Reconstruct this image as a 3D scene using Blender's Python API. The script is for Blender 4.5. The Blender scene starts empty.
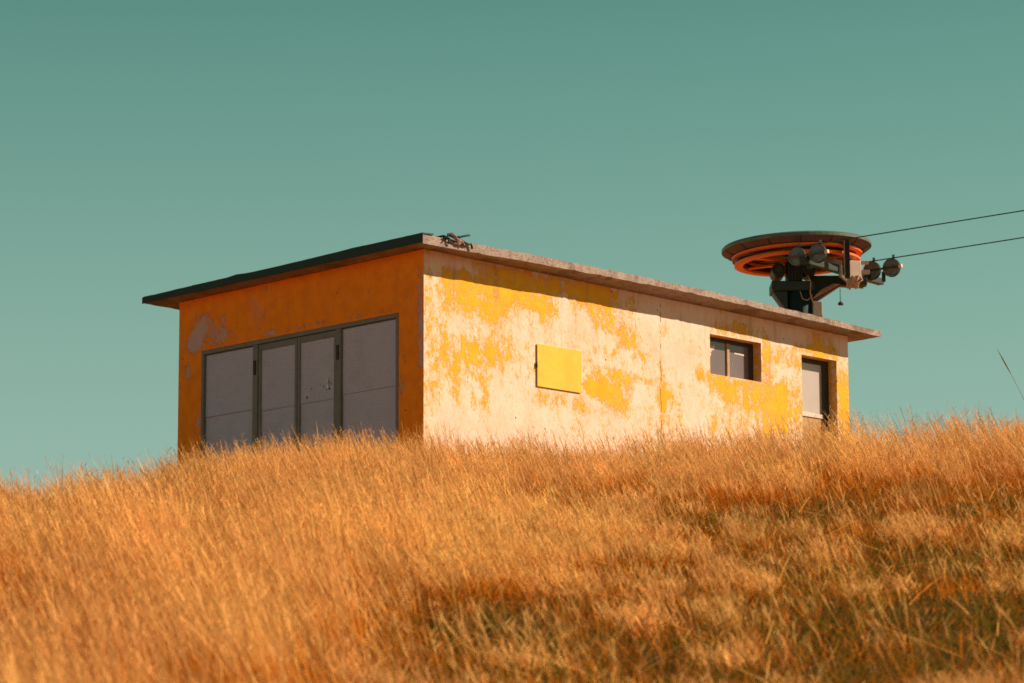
import bpy, bmesh, math, random
import numpy as np
from mathutils import Vector, Matrix

random.seed(7)
RNG = np.random.default_rng(11)
scene = bpy.context.scene
COL = scene.collection

# ------------------------------------------------------------------ camera frame (metres, building corner = origin)
F_PX = 3459.4
CAM = Vector((-27.413, -29.172, -4.972))
YAW, TILT, ROLL = 0.79055, 0.17624, -0.0035
RT = Vector((math.sin(YAW), -math.cos(YAW), 0))      # horizontal, to the right of the view
FW = Vector((math.cos(YAW), math.sin(YAW), 0))       # horizontal, away from the viewer
WL, WW, WH = 7.767, 4.535, 3.268                     # hut length, width, eaves height


def zt(x, y):                                        # underside of the roof slab (it falls a little)
    return WH - 0.011 * x - 0.0053 * y


# ------------------------------------------------------------------ mesh helpers
class MB:
    def __init__(self):
        self.bm = bmesh.new()

    def box(self, x0, x1, y0, y1, z0, z1, bevel=0.0, mat=None):
        bm = self.bm
        vs = [bm.verts.new((x, y, z)) for x in (x0, x1) for y in (y0, y1) for z in (z0, z1)]
        q = lambda a, b, c, d: bm.faces.new((vs[a], vs[b], vs[c], vs[d]))
        fs = [q(0, 1, 3, 2), q(4, 6, 7, 5), q(0, 4, 5, 1), q(2, 3, 7, 6), q(0, 2, 6, 4), q(1, 5, 7, 3)]
        if bevel:
            es = list({e for f in fs for e in f.edges})
            r = bmesh.ops.bevel(bm, geom=es, offset=bevel, segments=2, affect='EDGES', profile=0.5)
            vs = list({v for f in r['faces'] for v in f.verts} | {v for v in vs if v.is_valid})
        if mat is not None:
            bmesh.ops.transform(bm, matrix=mat, verts=[v for v in vs if v.is_valid])
        return self

    def beam(self, a, b, w, h, bevel=0.0, up=(0, 0, 1)):
        a, b = Vector(a), Vector(b)
        d = b - a
        L = d.length
        x = d.normalized()
        y = Vector(up).cross(x).normalized()
        z = x.cross(y)
        m = Matrix.Translation(a) @ Matrix((x, y, z)).transposed().to_4x4()
        return self.box(0, L, -w / 2, w / 2, -h / 2, h / 2, bevel, m)

    def tube(self, pts, r, n=8, caps=True, r_end=None):
        bm = self.bm
        P = [Vector(p) for p in pts]
        rings = []
        ref = Vector((0.13, 0.31, 0.94))
        for i, p in enumerate(P):
            t = (P[min(i + 1, len(P) - 1)] - P[max(i - 1, 0)]).normalized()
            if abs(t.dot(ref)) > 0.95:
                ref = Vector((1, 0.2, 0.1)).normalized()
            u = t.cross(ref).normalized()
            v = t.cross(u)
            rr = r if r_end is None else r + (r_end - r) * i / (len(P) - 1)
            rings.append([bm.verts.new(p + u * math.cos(2 * math.pi * k / n) * rr + v * math.sin(2 * math.pi * k / n) * rr) for k in range(n)])
        for A, B in zip(rings, rings[1:]):
            for k in range(n):
                f = bm.faces.new((A[k], A[(k + 1) % n], B[(k + 1) % n], B[k]))
                f.smooth = True
        if caps:
            bm.faces.new(rings[0][::-1])
            bm.faces.new(rings[-1])
        return self

    def lathe(self, prof, n=48, mat=None, closed=False, smooth=False):
        """prof: list of (radius, z); spun round z."""
        bm = self.bm
        rings = []
        for (r, z) in prof:
            if r < 1e-6:
                rings.append([bm.verts.new((0, 0, z))])
            else:
                rings.append([bm.verts.new((r * math.cos(2 * math.pi * k / n), r * math.sin(2 * math.pi * k / n), z)) for k in range(n)])
        pairs = list(zip(rings, rings[1:]))
        if closed:
            pairs.append((rings[-1], rings[0]))
        for A, B in pairs:
            for k in range(n):
                a0, a1 = A[k % len(A)], A[(k + 1) % len(A)]
                b0, b1 = B[k % len(B)], B[(k + 1) % len(B)]
                vs = []
                for v in (a0, a1, b1, b0):
                    if v not in vs:
                        vs.append(v)
                if len(vs) > 2:
                    f = bm.faces.new(vs)
                    f.smooth = smooth
        if mat is not None:
            bmesh.ops.transform(bm, matrix=mat, verts=[v for R in rings for v in R])
        return self

    def prism(self, poly, a, b, mat=None):
        """poly in (x, z), extruded along y from a to b"""
        bm = self.bm
        A = [bm.verts.new((x, a, z)) for x, z in poly]
        B = [bm.verts.new((x, b, z)) for x, z in poly]
        bm.faces.new(A)
        bm.faces.new(B[::-1])
        for i in range(len(poly)):
            j = (i + 1) % len(poly)
            bm.faces.new((A[j], A[i], B[i], B[j]))
        if mat is not None:
            bmesh.ops.transform(bm, matrix=mat, verts=A + B)
        return self

    def build(self, name, material, parent=None, recalc=True):
        if recalc:
            bmesh.ops.recalc_face_normals(self.bm, faces=self.bm.faces[:])
        me = bpy.data.meshes.new(name)
        self.bm.to_mesh(me)
        self.bm.free()
        me.materials.append(material)
        o = bpy.data.objects.new(name, me)
        COL.objects.link(o)
        if parent:
            o.parent = parent
        return o


def tag(o, label=None, cat=None, group=None, kind=None):
    if label: o['label'] = label
    if cat: o['category'] = cat
    if group: o['group'] = group
    if kind: o['kind'] = kind
    return o


def empty(name, loc, rz=0.0):
    o = bpy.data.objects.new(name, None)
    o.empty_display_size = 0.3
    o.location = loc
    o.rotation_euler = (0, 0, rz)
    COL.objects.link(o)
    return o


# ------------------------------------------------------------------ node helpers
class NT:
    def __init__(self, name):
        self.m = bpy.data.materials.new(name)
        self.m.use_nodes = True
        self.t = self.m.node_tree
        self.t.nodes.clear()
        self.out = self.t.nodes.new('ShaderNodeOutputMaterial')

    def n(self, typ, **kw):
        nd = self.t.nodes.new('ShaderNode' + typ)
        for k, v in kw.items():
            setattr(nd, k, v)
        return nd

    def put(self, sock, v):
        if isinstance(v, bpy.types.NodeSocket):
            self.t.links.new(v, sock)
        elif v is not None:
            if isinstance(v, tuple) and len(v) == 3 and sock.type == 'RGBA':
                v = v + (1,)
            sock.default_value = v

    def math(self, op, a, b=None, c=None, clamp=False):
        nd = self.n('Math', operation=op, use_clamp=clamp)
        self.put(nd.inputs[0], a)
        if b is not None: self.put(nd.inputs[1], b)
        if c is not None: self.put(nd.inputs[2], c)
        return nd.outputs[0]

    def mix(self, f, a, b, blend='MIX'):
        nd = self.n('Mix', data_type='RGBA', blend_type=blend)
        self.put(nd.inputs[0], f)
        self.put(nd.inputs[6], a)
        self.put(nd.inputs[7], b)
        return nd.outputs[2]

    def obj(self, scale=(1, 1, 1)):
        c = self.n('TexCoord').outputs['Object']
        if scale == (1, 1, 1):
            return c
        mp = self.n('Mapping')
        mp.inputs['Scale'].default_value = scale
        self.put(mp.inputs['Vector'], c)
        return mp.outputs[0]

    def noise(self, scale, detail=4, rough=0.55, vec=None, dist=0.0):
        nd = self.n('TexNoise')
        nd.inputs['Scale'].default_value = scale
        nd.inputs['Detail'].default_value = detail
        nd.inputs['Roughness'].default_value = rough
        nd.inputs['Distortion'].default_value = dist
        self.put(nd.inputs['Vector'], vec if vec is not None else self.obj())
        return nd.outputs[0]

    def step(self, v, lo, hi, a=0.0, b=1.0):
        nd = self.n('MapRange', interpolation_type='SMOOTHSTEP', clamp=True)
        self.put(nd.inputs[0], v)
        nd.inputs[1].default_value = lo
        nd.inputs[2].default_value = hi
        nd.inputs[3].default_value = a
        nd.inputs[4].default_value = b
        return nd.outputs[0]

    def attr(self, name):
        return self.n('Attribute', attribute_name=name)

    def bump(self, h, strength=0.4, dist=0.01):
        nd = self.n('Bump')
        nd.inputs['Strength'].default_value = strength
        nd.inputs['Distance'].default_value = dist
        self.put(nd.inputs['Height'], h)
        return nd.outputs[0]

    def bsdf(self, color, rough=0.8, metallic=0.0, normal=None, spec=0.3):
        nd = self.n('BsdfPrincipled')
        self.put(nd.inputs['Base Color'], color)
        self.put(nd.inputs['Roughness'], rough)
        nd.inputs['Metallic'].default_value = metallic
        nd.inputs['Specular IOR Level'].default_value = spec
        if normal is not None:
            self.put(nd.inputs['Normal'], normal)
        self.t.links.new(nd.outputs[0], self.out.inputs[0])
        return nd


def worn(name, c1, c2, scale=6.0, rough=0.75, metallic=0.0, dirt=None, spec=0.3, bump=0.15, thr=(0.45, 0.7)):
    """A surface of colour c1 with blotches of c2 and fine dirt."""
    k = NT(name)
    v = k.step(k.noise(scale, 8, 0.65), *thr)
    c = k.mix(v, c1, c2)
    fine = k.noise(scale * 9, 5, 0.6)
    c = k.mix(k.step(fine, 0.3, 0.75, 0.0, 0.35), c, dirt or tuple(x * 0.45 for x in c1))
    k.bsdf(c, rough, metallic, k.bump(fine, bump, 0.006), spec)
    return k.m


def plaster(name, paint_a, paint_b, bare_a, bare_b, drips=True):
    k = NT(name)
    b = k.attr('paint').outputs['Fac']
    co = k.obj()
    strk = k.obj((1, 1, 0.42))
    n1 = k.noise(3.2, 9, 0.62, strk, 0.3)
    n2 = k.noise(15, 7, 0.6)
    n3 = k.noise(52, 5, 0.6, strk)
    n4 = k.noise(9.5, 11, 0.74, k.obj((1.1, 1.1, 0.8)), 0.2)
    s = k.math('MULTIPLY', k.math('SUBTRACT', n1, 0.5), 1.7)
    s = k.math('ADD', s, k.math('MULTIPLY', k.math('SUBTRACT', n4, 0.5), 2.6))
    s = k.math('ADD', s, k.math('MULTIPLY', k.math('SUBTRACT', n3, 0.5), 1.1))
    s = k.math('ADD', s, b)
    mask = k.math('MULTIPLY', k.step(s, 0.27, 0.30), k.step(k.noise(13, 9, 0.75, strk), 0.36, 0.39, 0.4, 1.0))
    n5 = k.noise(21, 9, 0.7, k.obj((1.2, 1.2, 0.6)))
    s2 = k.math('ADD', s, k.math('MULTIPLY', k.math('SUBTRACT', n5, 0.5), 1.6))
    thin = k.step(s2, 0.09, 0.12, 0.0, 0.30)
    rimv = k.math('MULTIPLY', k.step(s, 0.17, 0.27), k.step(s, 0.285, 0.33, 1, 0))
    mask = k.math('MAXIMUM', mask, thin)
    # paint: two ages of the same coat
    pa = k.mix(k.step(k.noise(5.5, 6, 0.6), 0.38, 0.66), paint_a, paint_b)
    pa = k.mix(k.step(n3, 0.5, 0.75, 0, 0.4), pa, tuple(0.75 * x for x in paint_b))
    # bare render with a thin stain of paint left in it
    ba = k.mix(k.step(k.noise(2.1, 8, 0.65), 0.38, 0.66), bare_a, bare_b)
    ba = k.mix(k.step(k.noise(9, 8, 0.7, strk), 0.5, 0.68, 0.0, 0.55), ba, tuple(0.55 * x + 0.45 * y for x, y in zip(bare_b, paint_b)))
    ghost = k.step(s, -0.25, 0.33, 0.0, 0.42)
    ba = k.mix(ghost, ba, paint_a)
    c = k.mix(mask, ba, pa)
    c = k.mix(k.math('MULTIPLY', rimv, k.step(n2, 0.42, 0.62, 0.0, 0.55)), c, tuple(0.6 * x for x in bare_b))  # brown flake outline: dirt, plus the shadow of the flake thickness painted in
    # rust-brown weathering, strongest along the corner
    w = k.attr('grime').outputs['Fac']
    g = k.math('ADD', k.math('MULTIPLY', k.math('SUBTRACT', k.noise(7, 9, 0.7, strk), 0.5), 2.2), w)
    c = k.mix(k.step(g, 0.05, 0.7, 0, 0.7), c, (0.44, 0.18, 0.06))
    fs = k.noise(34, 5, 0.7, k.obj((1.5, 1.5, 0.35)))
    c = k.mix(k.step(fs, 0.57, 0.70, 0, 0.65), c, (0.46, 0.23, 0.10))
    sm = k.noise(1.4, 10, 0.72, k.obj((1, 1, 0.55)), 0.4)
    c = k.mix(k.step(sm, 0.55, 0.70, 0, 0.45), c, (0.55, 0.36, 0.24))
    # rain streaks running down from the eaves
    zz = k.n('SeparateXYZ')
    k.put(zz.inputs[0], co)
    rs = k.noise(7.0, 8, 0.7, k.obj((1, 1, 0.09)), 0.25)
    rs = k.math('MULTIPLY', k.step(rs, 0.52, 0.68, 0, 0.45 if drips else 0.12), k.step(zz.outputs[2], 1.7, 3.1))
    c = k.mix(rs, c, (0.36, 0.20, 0.11))
    # nail holes and small chips
    vo = k.n('TexVoronoi', feature='F1')
    vo.inputs['Scale'].default_value = 4.6
    vo.inputs['Randomness'].default_value = 1.0
    k.put(vo.inputs['Vector'], co)
    hole = k.math('MULTIPLY', k.step(vo.outputs['Distance'], 0.04, 0.06, 1, 0), k.step(k.noise(2.3, 2, 0.5), 0.44, 0.48))
    c = k.mix(hole, c, (0.05, 0.03, 0.02))
    if drips:
        sp = k.n('SeparateXYZ')
        k.put(sp.inputs[0], co)
        wob = k.math('MULTIPLY', k.math('SUBTRACT', k.noise(5, 4, 0.6), 0.5), 0.05)
        for x0, z0, z1, wd in ((4.09, 1.35, 3.3, 0.007), (3.64, 2.68, 3.04, 0.006), (5.35, 3.02, 3.06, 0.0)):
            d = k.math('ABSOLUTE', k.math('SUBTRACT', k.math('ADD', sp.outputs[0], wob), x0))
            l = k.step(d, wd * 0.5, wd * 1.3, 1, 0)
            l = k.math('MULTIPLY', l, k.math('MULTIPLY', k.step(sp.outputs[2], z0, z0 + 0.05), k.step(sp.outputs[2], z1 - 0.05, z1, 1, 0)))
            l = k.math('MULTIPLY', l, k.step(k.noise(6, 4, 0.6, k.obj((1, 1, 1.4))), 0.44, 0.56))
            c = k.mix(k.math('MULTIPLY', l, 0.85), c, (0.10, 0.06, 0.04))
    h = k.math('ADD', k.math('MULTIPLY', mask, 0.6), k.math('ADD', k.math('MULTIPLY', n3, 0.5), k.math('MULTIPLY', n2, 0.5)))
    h = k.math('SUBTRACT', h, hole)
    k.bsdf(c, 0.88, 0, k.bump(h, 0.8, 0.010), 0.2)
    return k.m


M = {}
M['plaster'] = plaster('weathered_yellow_plaster', (0.76, 0.43, 0.026), (0.74, 0.365, 0.020), (0.745, 0.605, 0.515), (0.69, 0.52, 0.41))
M['plaster_shaded_orange'] = plaster('shaded_orange_plaster', (0.96, 0.31, 0.012), (0.87, 0.26, 0.012), (0.56, 0.46, 0.46), (0.50, 0.39, 0.39), drips=False)  # plaster copy for the shaded wall; orange shade tone put into its colours
M['concrete'] = worn('roof_concrete', (0.50, 0.38, 0.30), (0.34, 0.24, 0.18), 5, 0.92, dirt=(0.12, 0.08, 0.06), bump=0.6)
M['soffit'] = worn('soffit_render', (0.48, 0.36, 0.29), (0.40, 0.28, 0.2), 4, 0.92, dirt=(0.2, 0.14, 0.1))
M['flashing'] = worn('dark_green_flashing', (0.009, 0.036, 0.034), (0.013, 0.042, 0.038), 8, 0.6, dirt=(0.02, 0.03, 0.028))
M['frame'] = worn('grey_green_steel_frame', (0.19, 0.215, 0.215), (0.15, 0.165, 0.165), 12, 0.6)
M['panel'] = worn('grey_white_door_sheet', (0.46, 0.53, 0.74), (0.42, 0.48, 0.67), 3, 0.6, bump=0.05, dirt=(0.36, 0.34, 0.40))
M['latch'] = worn('bright_latch_metal', (0.55, 0.53, 0.5), (0.4, 0.36, 0.33), 20, 0.4, 0.6)
M['hinge'] = worn('dark_hinge_steel', (0.035, 0.04, 0.04), (0.06, 0.045, 0.035), 20, 0.6)
M['hatch'] = worn('fresh_yellow_sheet', (0.86, 0.50, 0.014), (0.84, 0.46, 0.016), 5, 0.55, dirt=(0.55, 0.28, 0.02), bump=0.1)
def hatch_mat():
    k = NT('fresh_yellow_sheet')
    c = k.mix(k.step(k.noise(3, 6, 0.6), 0.35, 0.7), (0.79, 0.465, 0.015), (0.75, 0.40, 0.015))
    c = k.mix(k.step(k.noise(16, 8, 0.75), 0.64, 0.72, 0, 0.75), c, (0.40, 0.19, 0.03))
    c = k.mix(k.step(k.noise(8, 6, 0.6, k.obj((2, 2, 0.25))), 0.58, 0.72, 0, 0.3), c, (0.62, 0.30, 0.03))
    k.bsdf(c, 0.55, 0, k.bump(k.noise(2.2, 3, 0.5), 0.5, 0.03), 0.35)
    return k.m


M['hatch'] = hatch_mat()
M['hatch_edge'] = worn('hatch_edge', (0.25, 0.12, 0.02), (0.1, 0.06, 0.02), 15, 0.7)
M['dark_frame'] = worn('dark_window_frame', (0.035, 0.045, 0.04), (0.06, 0.06, 0.05), 15, 0.6)
M['mullion'] = worn('weathered_mullion', (0.42, 0.29, 0.2), (0.3, 0.2, 0.14), 20, 0.7)
M['sand_panel'] = worn('sandy_door_board', (0.45, 0.29, 0.13), (0.38, 0.23, 0.1), 6, 0.8)
M['orange'] = worn('orange_wheel_paint', (0.78, 0.15, 0.004), (0.66, 0.115, 0.004), 6, 0.45, dirt=(0.2, 0.05, 0.015), spec=0.4, thr=(0.5, 0.8))
M['cover'] = worn('rusty_cover_underside', (0.11, 0.072, 0.088), (0.075, 0.05, 0.062), 4, 0.7)
M['cover_rim'] = worn('grey_green_cover_rim', (0.09, 0.125, 0.115), (0.17, 0.175, 0.155), 3, 0.38)
M['liner'] = worn('black_rubber_liner', (0.025, 0.02, 0.022), (0.05, 0.03, 0.025), 9, 0.8)
M['machine'] = worn('dark_green_machine_paint', (0.012, 0.042, 0.040), (0.022, 0.05, 0.045), 5, 0.5, dirt=(0.02, 0.022, 0.02))
M['grey_steel'] = worn('galvanised_steel', (0.36, 0.34, 0.32), (0.22, 0.2, 0.19), 10, 0.55, 0.2)
M['post'] = worn('pale_post_paint', (0.50, 0.46, 0.43), (0.42, 0.38, 0.35), 7, 0.6)
M['sheave'] = worn('sheave_grey', (0.16, 0.23, 0.25), (0.10, 0.145, 0.16), 14, 0.6, 0.1)
M['rubber'] = worn('sheave_rubber', (0.025, 0.03, 0.03), (0.04, 0.04, 0.038), 12, 0.85)
M['white_box'] = worn('pale_control_box', (0.66, 0.56, 0.50), (0.6, 0.48, 0.42), 6, 0.5)
M['pale_cable'] = worn('pale_cable_sheath', (0.52, 0.38, 0.29), (0.4, 0.26, 0.18), 25, 0.7)
M['cable'] = worn('black_cable', (0.02, 0.028, 0.028), (0.03, 0.03, 0.03), 10, 0.6)
M['pink_rag'] = worn('frayed_cable_wrap', (0.42, 0.28, 0.24), (0.25, 0.17, 0.16), 30, 0.85)
M['rope'] = worn('steel_rope', (0.035, 0.06, 0.055), (0.05, 0.06, 0.055), 30, 0.5)


def glass(name, base, tint2, rough):
    """dusty pane: a film of dust over dark reflecting glass"""
    k = NT(name)
    v = k.step(k.noise(2.5, 6, 0.6, k.obj((1, 1, 0.5))), 0.3, 0.7)
    k.bsdf(k.mix(v, base, tint2), rough, 0, None, 0.6)
    return k.m


M['pane'] = glass('dusty_window_pane', (0.135, 0.105, 0.12), (0.16, 0.125, 0.14), 0.22)
M['door_pane'] = glass('frosted_door_pane', (0.44, 0.39, 0.38), (0.40, 0.35, 0.34), 0.3)

# ------------------------------------------------------------------ ground
_d = np.linspace(-400, 900, 26001)


def _sm(x):
    x = np.clip(x, 0, 1)
    return x * x * (3 - 2 * x)


_s = 0.19 * _sm((_d + 30) / 25) * (1 - _sm((_d - 26.5) / 13.5)) + 0.015 * _sm((_d - 34) / 6) * (1 - _sm((_d - 44) / 8)) - 0.05 * _sm((_d - 52) / 30)
_z = np.concatenate([[0], np.cumsum((_s[1:] + _s[:-1]) / 2 * np.diff(_d))])
_z = _z - np.interp(36.0, _d, _z) - 0.42


def vnoise(x, y, seed):
    """smooth value noise, vectorised"""
    def h(i, j):
        n = (i * 374761393 + j * 668265263 + seed * 1442695041) & 0x7fffffff
        n = ((n ^ (n >> 13)) * 1274126177) & 0x7fffffff
        return ((n ^ (n >> 16)) & 0xffff) / 65535.0
    x = np.asarray(x, float); y = np.asarray(y, float)
    i = np.floor(x).astype(np.int64); j = np.floor(y).astype(np.int64)
    fx = x - i; fy = y - j
    fx = fx * fx * (3 - 2 * fx); fy = fy * fy * (3 - 2 * fy)
    return (h(i, j) * (1 - fx) + h(i + 1, j) * fx) * (1 - fy) + (h(i, j + 1) * (1 - fx) + h(i + 1, j + 1) * fx) * fy


def fbm(x, y, seed, oct=3):
    s = 0; a = 1; t = 0
    for o in range(oct):
        s = s + a * vnoise(x * 2 ** o + 17.3 * o, y * 2 ** o - 9.1 * o, seed + o)
        t += a; a *= 0.55
    return s / t


def ground_z(u, d):
    u = np.asarray(u, float); d = np.asarray(d, float)
    z = np.interp(d, _d, _z)
    cross = 0.045 * 9 * np.tanh(u / 9.0)
    fade = 1 - 0.75 * _sm((d - 37) / 6)
    z = z + cross * fade * _sm((d - 8) / 22)
    z = z - 0.07 * _sm((u - 2.9) / 2.0) * _sm((d - 24) / 8) - 0.29 * _sm((-1.6 - u) / 3.2) * _sm((d - 20) / 12)
    z = z + (fbm(u / 2.3, d / 2.3, 5) - 0.5) * 0.16 * (1 - 0.6 * _sm((d - 38) / 6)) + (fbm(u / 0.55, d / 0.55, 9) - 0.5) * 0.07
    return z


def to_world(u, d):
    return CAM.x + u * RT.x + d * FW.x, CAM.y + u * RT.y + d * FW.y


def to_ud(x, y):
    x = x - CAM.x; y = y - CAM.y
    return x * RT.x + y * RT.y, x * FW.x + y * FW.y


def gz_world(x, y):
    u, d = to_ud(x, y)
    return float(ground_z(u, d))


def axis(fine0, fine1, step, far0, far1):
    a = list(np.arange(fine0, fine1 + 1e-6, step))
    s = step; x = a[-1]
    while x < far1:
        s *= 1.22; x += s; a.append(x)
    s = step; x = a[0]; pre = []
    while x > far0:
        s *= 1.22; x -= s; pre.append(x)
    return np.array(pre[::-1] + a)


def blob(u, d, cu, cd, ru, rd):
    return np.exp(-(((u - cu) / ru) ** 2 + ((d - cd) / rd) ** 2))


def short_field(u, d):
    """1 where the sward is short and green, 0 where it stands long"""
    s = 1.0 * blob(u, d, 1.0, 18.2, 1.5, 1.15) + 0.85 * blob(u, d, 2.2, 16.6, 1.0, 1.0) + 0.6 * blob(u, d, 0.1, 16.2, 1.0, 0.7)
    s = s + 0.95 * blob(u, d, 3.6, 25.6, 1.5, 1.5) + 0.6 * blob(u, d, 1.4, 25.0, 1.0, 0.8) + 0.5 * blob(u, d, 2.9, 20.5, 0.9, 1.2)
    s = s + 0.35 * blob(u, d, -1.6, 17.6, 0.5, 0.5)
    s = s + 0.40 * _sm((u - 0.0) / 1.6) * (1 - _sm((d - 26) / 3)) + 0.12 * (1 - _sm((d - 30) / 3))
    g = fbm(u / 0.6, d / 0.8, 31)
    near = _sm((u + 0.95) / 0.7) * _sm((d - 13.6) / 1.4) * (1 - _sm((d - 18.6) / 1.4)) * np.clip(0.72 + 2.0 * (g - 0.45), 0, 0.95)
    return np.clip(np.maximum(s * np.clip(0.15 + 4.0 * (g - 0.38), 0.0, 1.0), near), 0, 0.96)


def make_ground():
    us = axis(-9, 10, 0.3, -500, 500)
    ds = axis(4, 56, 0.3, -300, 800)
    U, D = np.meshgrid(us, ds)
    Z = ground_z(U, D)
    X, Y = to_world(U, D)
    co = np.stack([X.ravel(), Y.ravel(), Z.ravel()], 1)
    nu, nd = len(us), len(ds)
    idx = np.arange(nu * nd).reshape(nd, nu)
    q = np.stack([idx[:-1, :-1], idx[:-1, 1:], idx[1:, 1:], idx[1:, :-1]], -1).reshape(-1, 4)
    me = bpy.data.meshes.new('ground')
    me.from_pydata(co.tolist(), [], q.tolist())
    me.polygons.foreach_set('use_smooth', [True] * len(q))
    a = me.attributes.new('green', 'FLOAT', 'POINT')
    a.data.foreach_set('value', short_field(U.ravel(), D.ravel()).astype(np.float32))
    a = me.attributes.new('cover', 'FLOAT', 'POINT')
    uu, dd = U.ravel(), D.ravel()
    a.data.foreach_set('value', np.maximum(_sm((np.abs(uu) - 0.162 * dd - 1.5) / 4.0), np.maximum(_sm((dd - 50) / 3), _sm((10.5 - dd) / 1.0))).astype(np.float32))
    k = NT('dry_turf_soil')
    n = k.noise(1.3, 8, 0.65)
    f = k.noise(22, 6, 0.7)
    c = k.mix(k.step(n, 0.35, 0.7), (0.17, 0.075, 0.022), (0.26, 0.125, 0.035))
    g = k.math('MULTIPLY', k.attr('green').outputs['Fac'], k.step(k.noise(7, 6, 0.6), 0.3, 0.6))
    c = k.mix(g, c, (0.065, 0.062, 0.012))
    c = k.mix(k.step(f, 0.4, 0.7, 0, 0.6), c, (0.07, 0.03, 0.012))
    far = k.mix(k.step(k.noise(0.9, 9, 0.7), 0.35, 0.65), (0.46, 0.17, 0.022), (0.62, 0.26, 0.04))
    far = k.mix(k.step(f, 0.45, 0.7, 0, 0.5), far, (0.30, 0.11, 0.015))
    c = k.mix(k.attr('cover').outputs['Fac'], c, far)
    k.bsdf(c, 0.95, 0, k.bump(f, 0.8, 0.04), 0.1)
    me.materials.append(k.m)
    o = bpy.data.objects.new('ground', me)
    COL.objects.link(o)
    tag(o, 'dry grassy hillside climbing to the hut', kind='structure')


make_ground()


# ------------------------------------------------------------------ grass
def ribbons(base, h, w, ldir, lean, curl, face, ts, ws, droop=0.0):
    """strips of quads; returns verts (N*len(ts)*2, 3) and quads"""
    N = len(h); K = len(ts)
    ts = np.asarray(ts); ws = np.asarray(ws)
    t = ts[None, :]
    s = np.sin(lean)[:, None] * t + curl[:, None] * t ** 2
    up = np.cos(lean)[:, None] * t - droop * np.abs(curl)[:, None] * t ** 3
    cx = base[:, 0:1] + h[:, None] * s * ldir[:, 0:1]
    cy = base[:, 1:2] + h[:, None] * s * ldir[:, 1:2]
    cz = base[:, 2:3] + h[:, None] * up
    fx = np.cos(face)[:, None] * w[:, None] * ws[None, :] / 2
    fy = np.sin(face)[:, None] * w[:, None] * ws[None, :] / 2
    V = np.empty((N, K, 2, 3), np.float32)
    V[:, :, 0, 0] = cx - fx; V[:, :, 0, 1] = cy - fy; V[:, :, 0, 2] = cz
    V[:, :, 1, 0] = cx + fx; V[:, :, 1, 1] = cy + fy; V[:, :, 1, 2] = cz
    b = (np.arange(N) * K * 2)[:, None] + (np.arange(K - 1) * 2)[None, :]
    Q = np.stack([b, b + 1, b + 3, b + 2], -1).reshape(-1, 4)
    return V.reshape(-1, 3), Q, N, K


def scatter(density, d0, d1, side, keep=None):
    """random ground points, uniform per square metre, in the wedge the picture shows plus a margin"""
    n = int(density * (d1 - d0) * 2 * (0.17 * d1 + side))
    d = RNG.uniform(d0, d1, n); u = RNG.uniform(-(0.17 * d1 + side), 0.17 * d1 + side, n)
    e = np.abs(u) - (0.162 * d + 1.2)                     # metres outside the strip the picture shows
    k = (np.abs(u) < 0.162 * d + side) & (RNG.random(n) < np.clip(np.exp(-e / 3.0), 0.16, 1))
    u, d = u[k], d[k]
    x, y = to_world(u, d)
    inside = (x > -0.06) & (x < WL + 0.06) & (y > -0.06) & (y < WW + 0.06)
    u, d = u[~inside], d[~inside]
    return u, d


def wide(u, d):
    """where the meadow is sown thinner its straws are a little broader"""
    return 1 + 0.9 * np.clip((np.abs(u) - (0.162 * d + 1.2)) / 5, 0, 1)


def mixc(a, b, t):
    return np.asarray(a)[None, :] * (1 - t[:, None]) + np.asarray(b)[None, :] * t[:, None]


VV, QQ, CC = [], [], []
_off = 0


def push(V, Q, N, K, col, tipcol=None, ts=None):
    global _off
    VV.append(V); QQ.append(Q + _off); _off += len(V)
    c = np.repeat(col[:, None, :], K, 1)
    if tipcol is not None:
        m = (np.asarray(ts) > 0.62).astype(float)[None, :, None]
        c = c * (1 - m) + tipcol[:, None, :] * m
    CC.append(np.repeat(c.reshape(-1, 3), 2, 0).astype(np.float32))


GOLD = (0.9, 0.385, 0.055)
PALE = (0.96, 0.6, 0.2)
AMBER = (0.72, 0.235, 0.022)
RUST = (0.37, 0.115, 0.014)
BROWN = (0.17, 0.05, 0.009)
OLIVE = (0.13, 0.095, 0.012)
PINK = (0.86, 0.42, 0.16)


def long_field(u, d):
    """how long the standing grass is, metres"""
    h = 0.40 + 0.0 * u
    h = h - 0.21 * _sm((u + 1.1) / 1.6) * (1 - _sm((d - 27) / 5))
    h = h * (1 - 0.4 * _sm((u + 1.1) / 0.8) * (1 - _sm((d - 16) / 3)))
    h = h + 0.02 * _sm((u - 2.2) / 2.0) * _sm((d - 29) / 3)
    h = h + 0.05 * blob(u, d, -3.0, 30, 2.5, 6)
    h = h * (1 - 0.72 * short_field(u, d))
    return h * (0.72 + 0.56 * fbm(u / 0.9, d / 1.1, 41))


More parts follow.
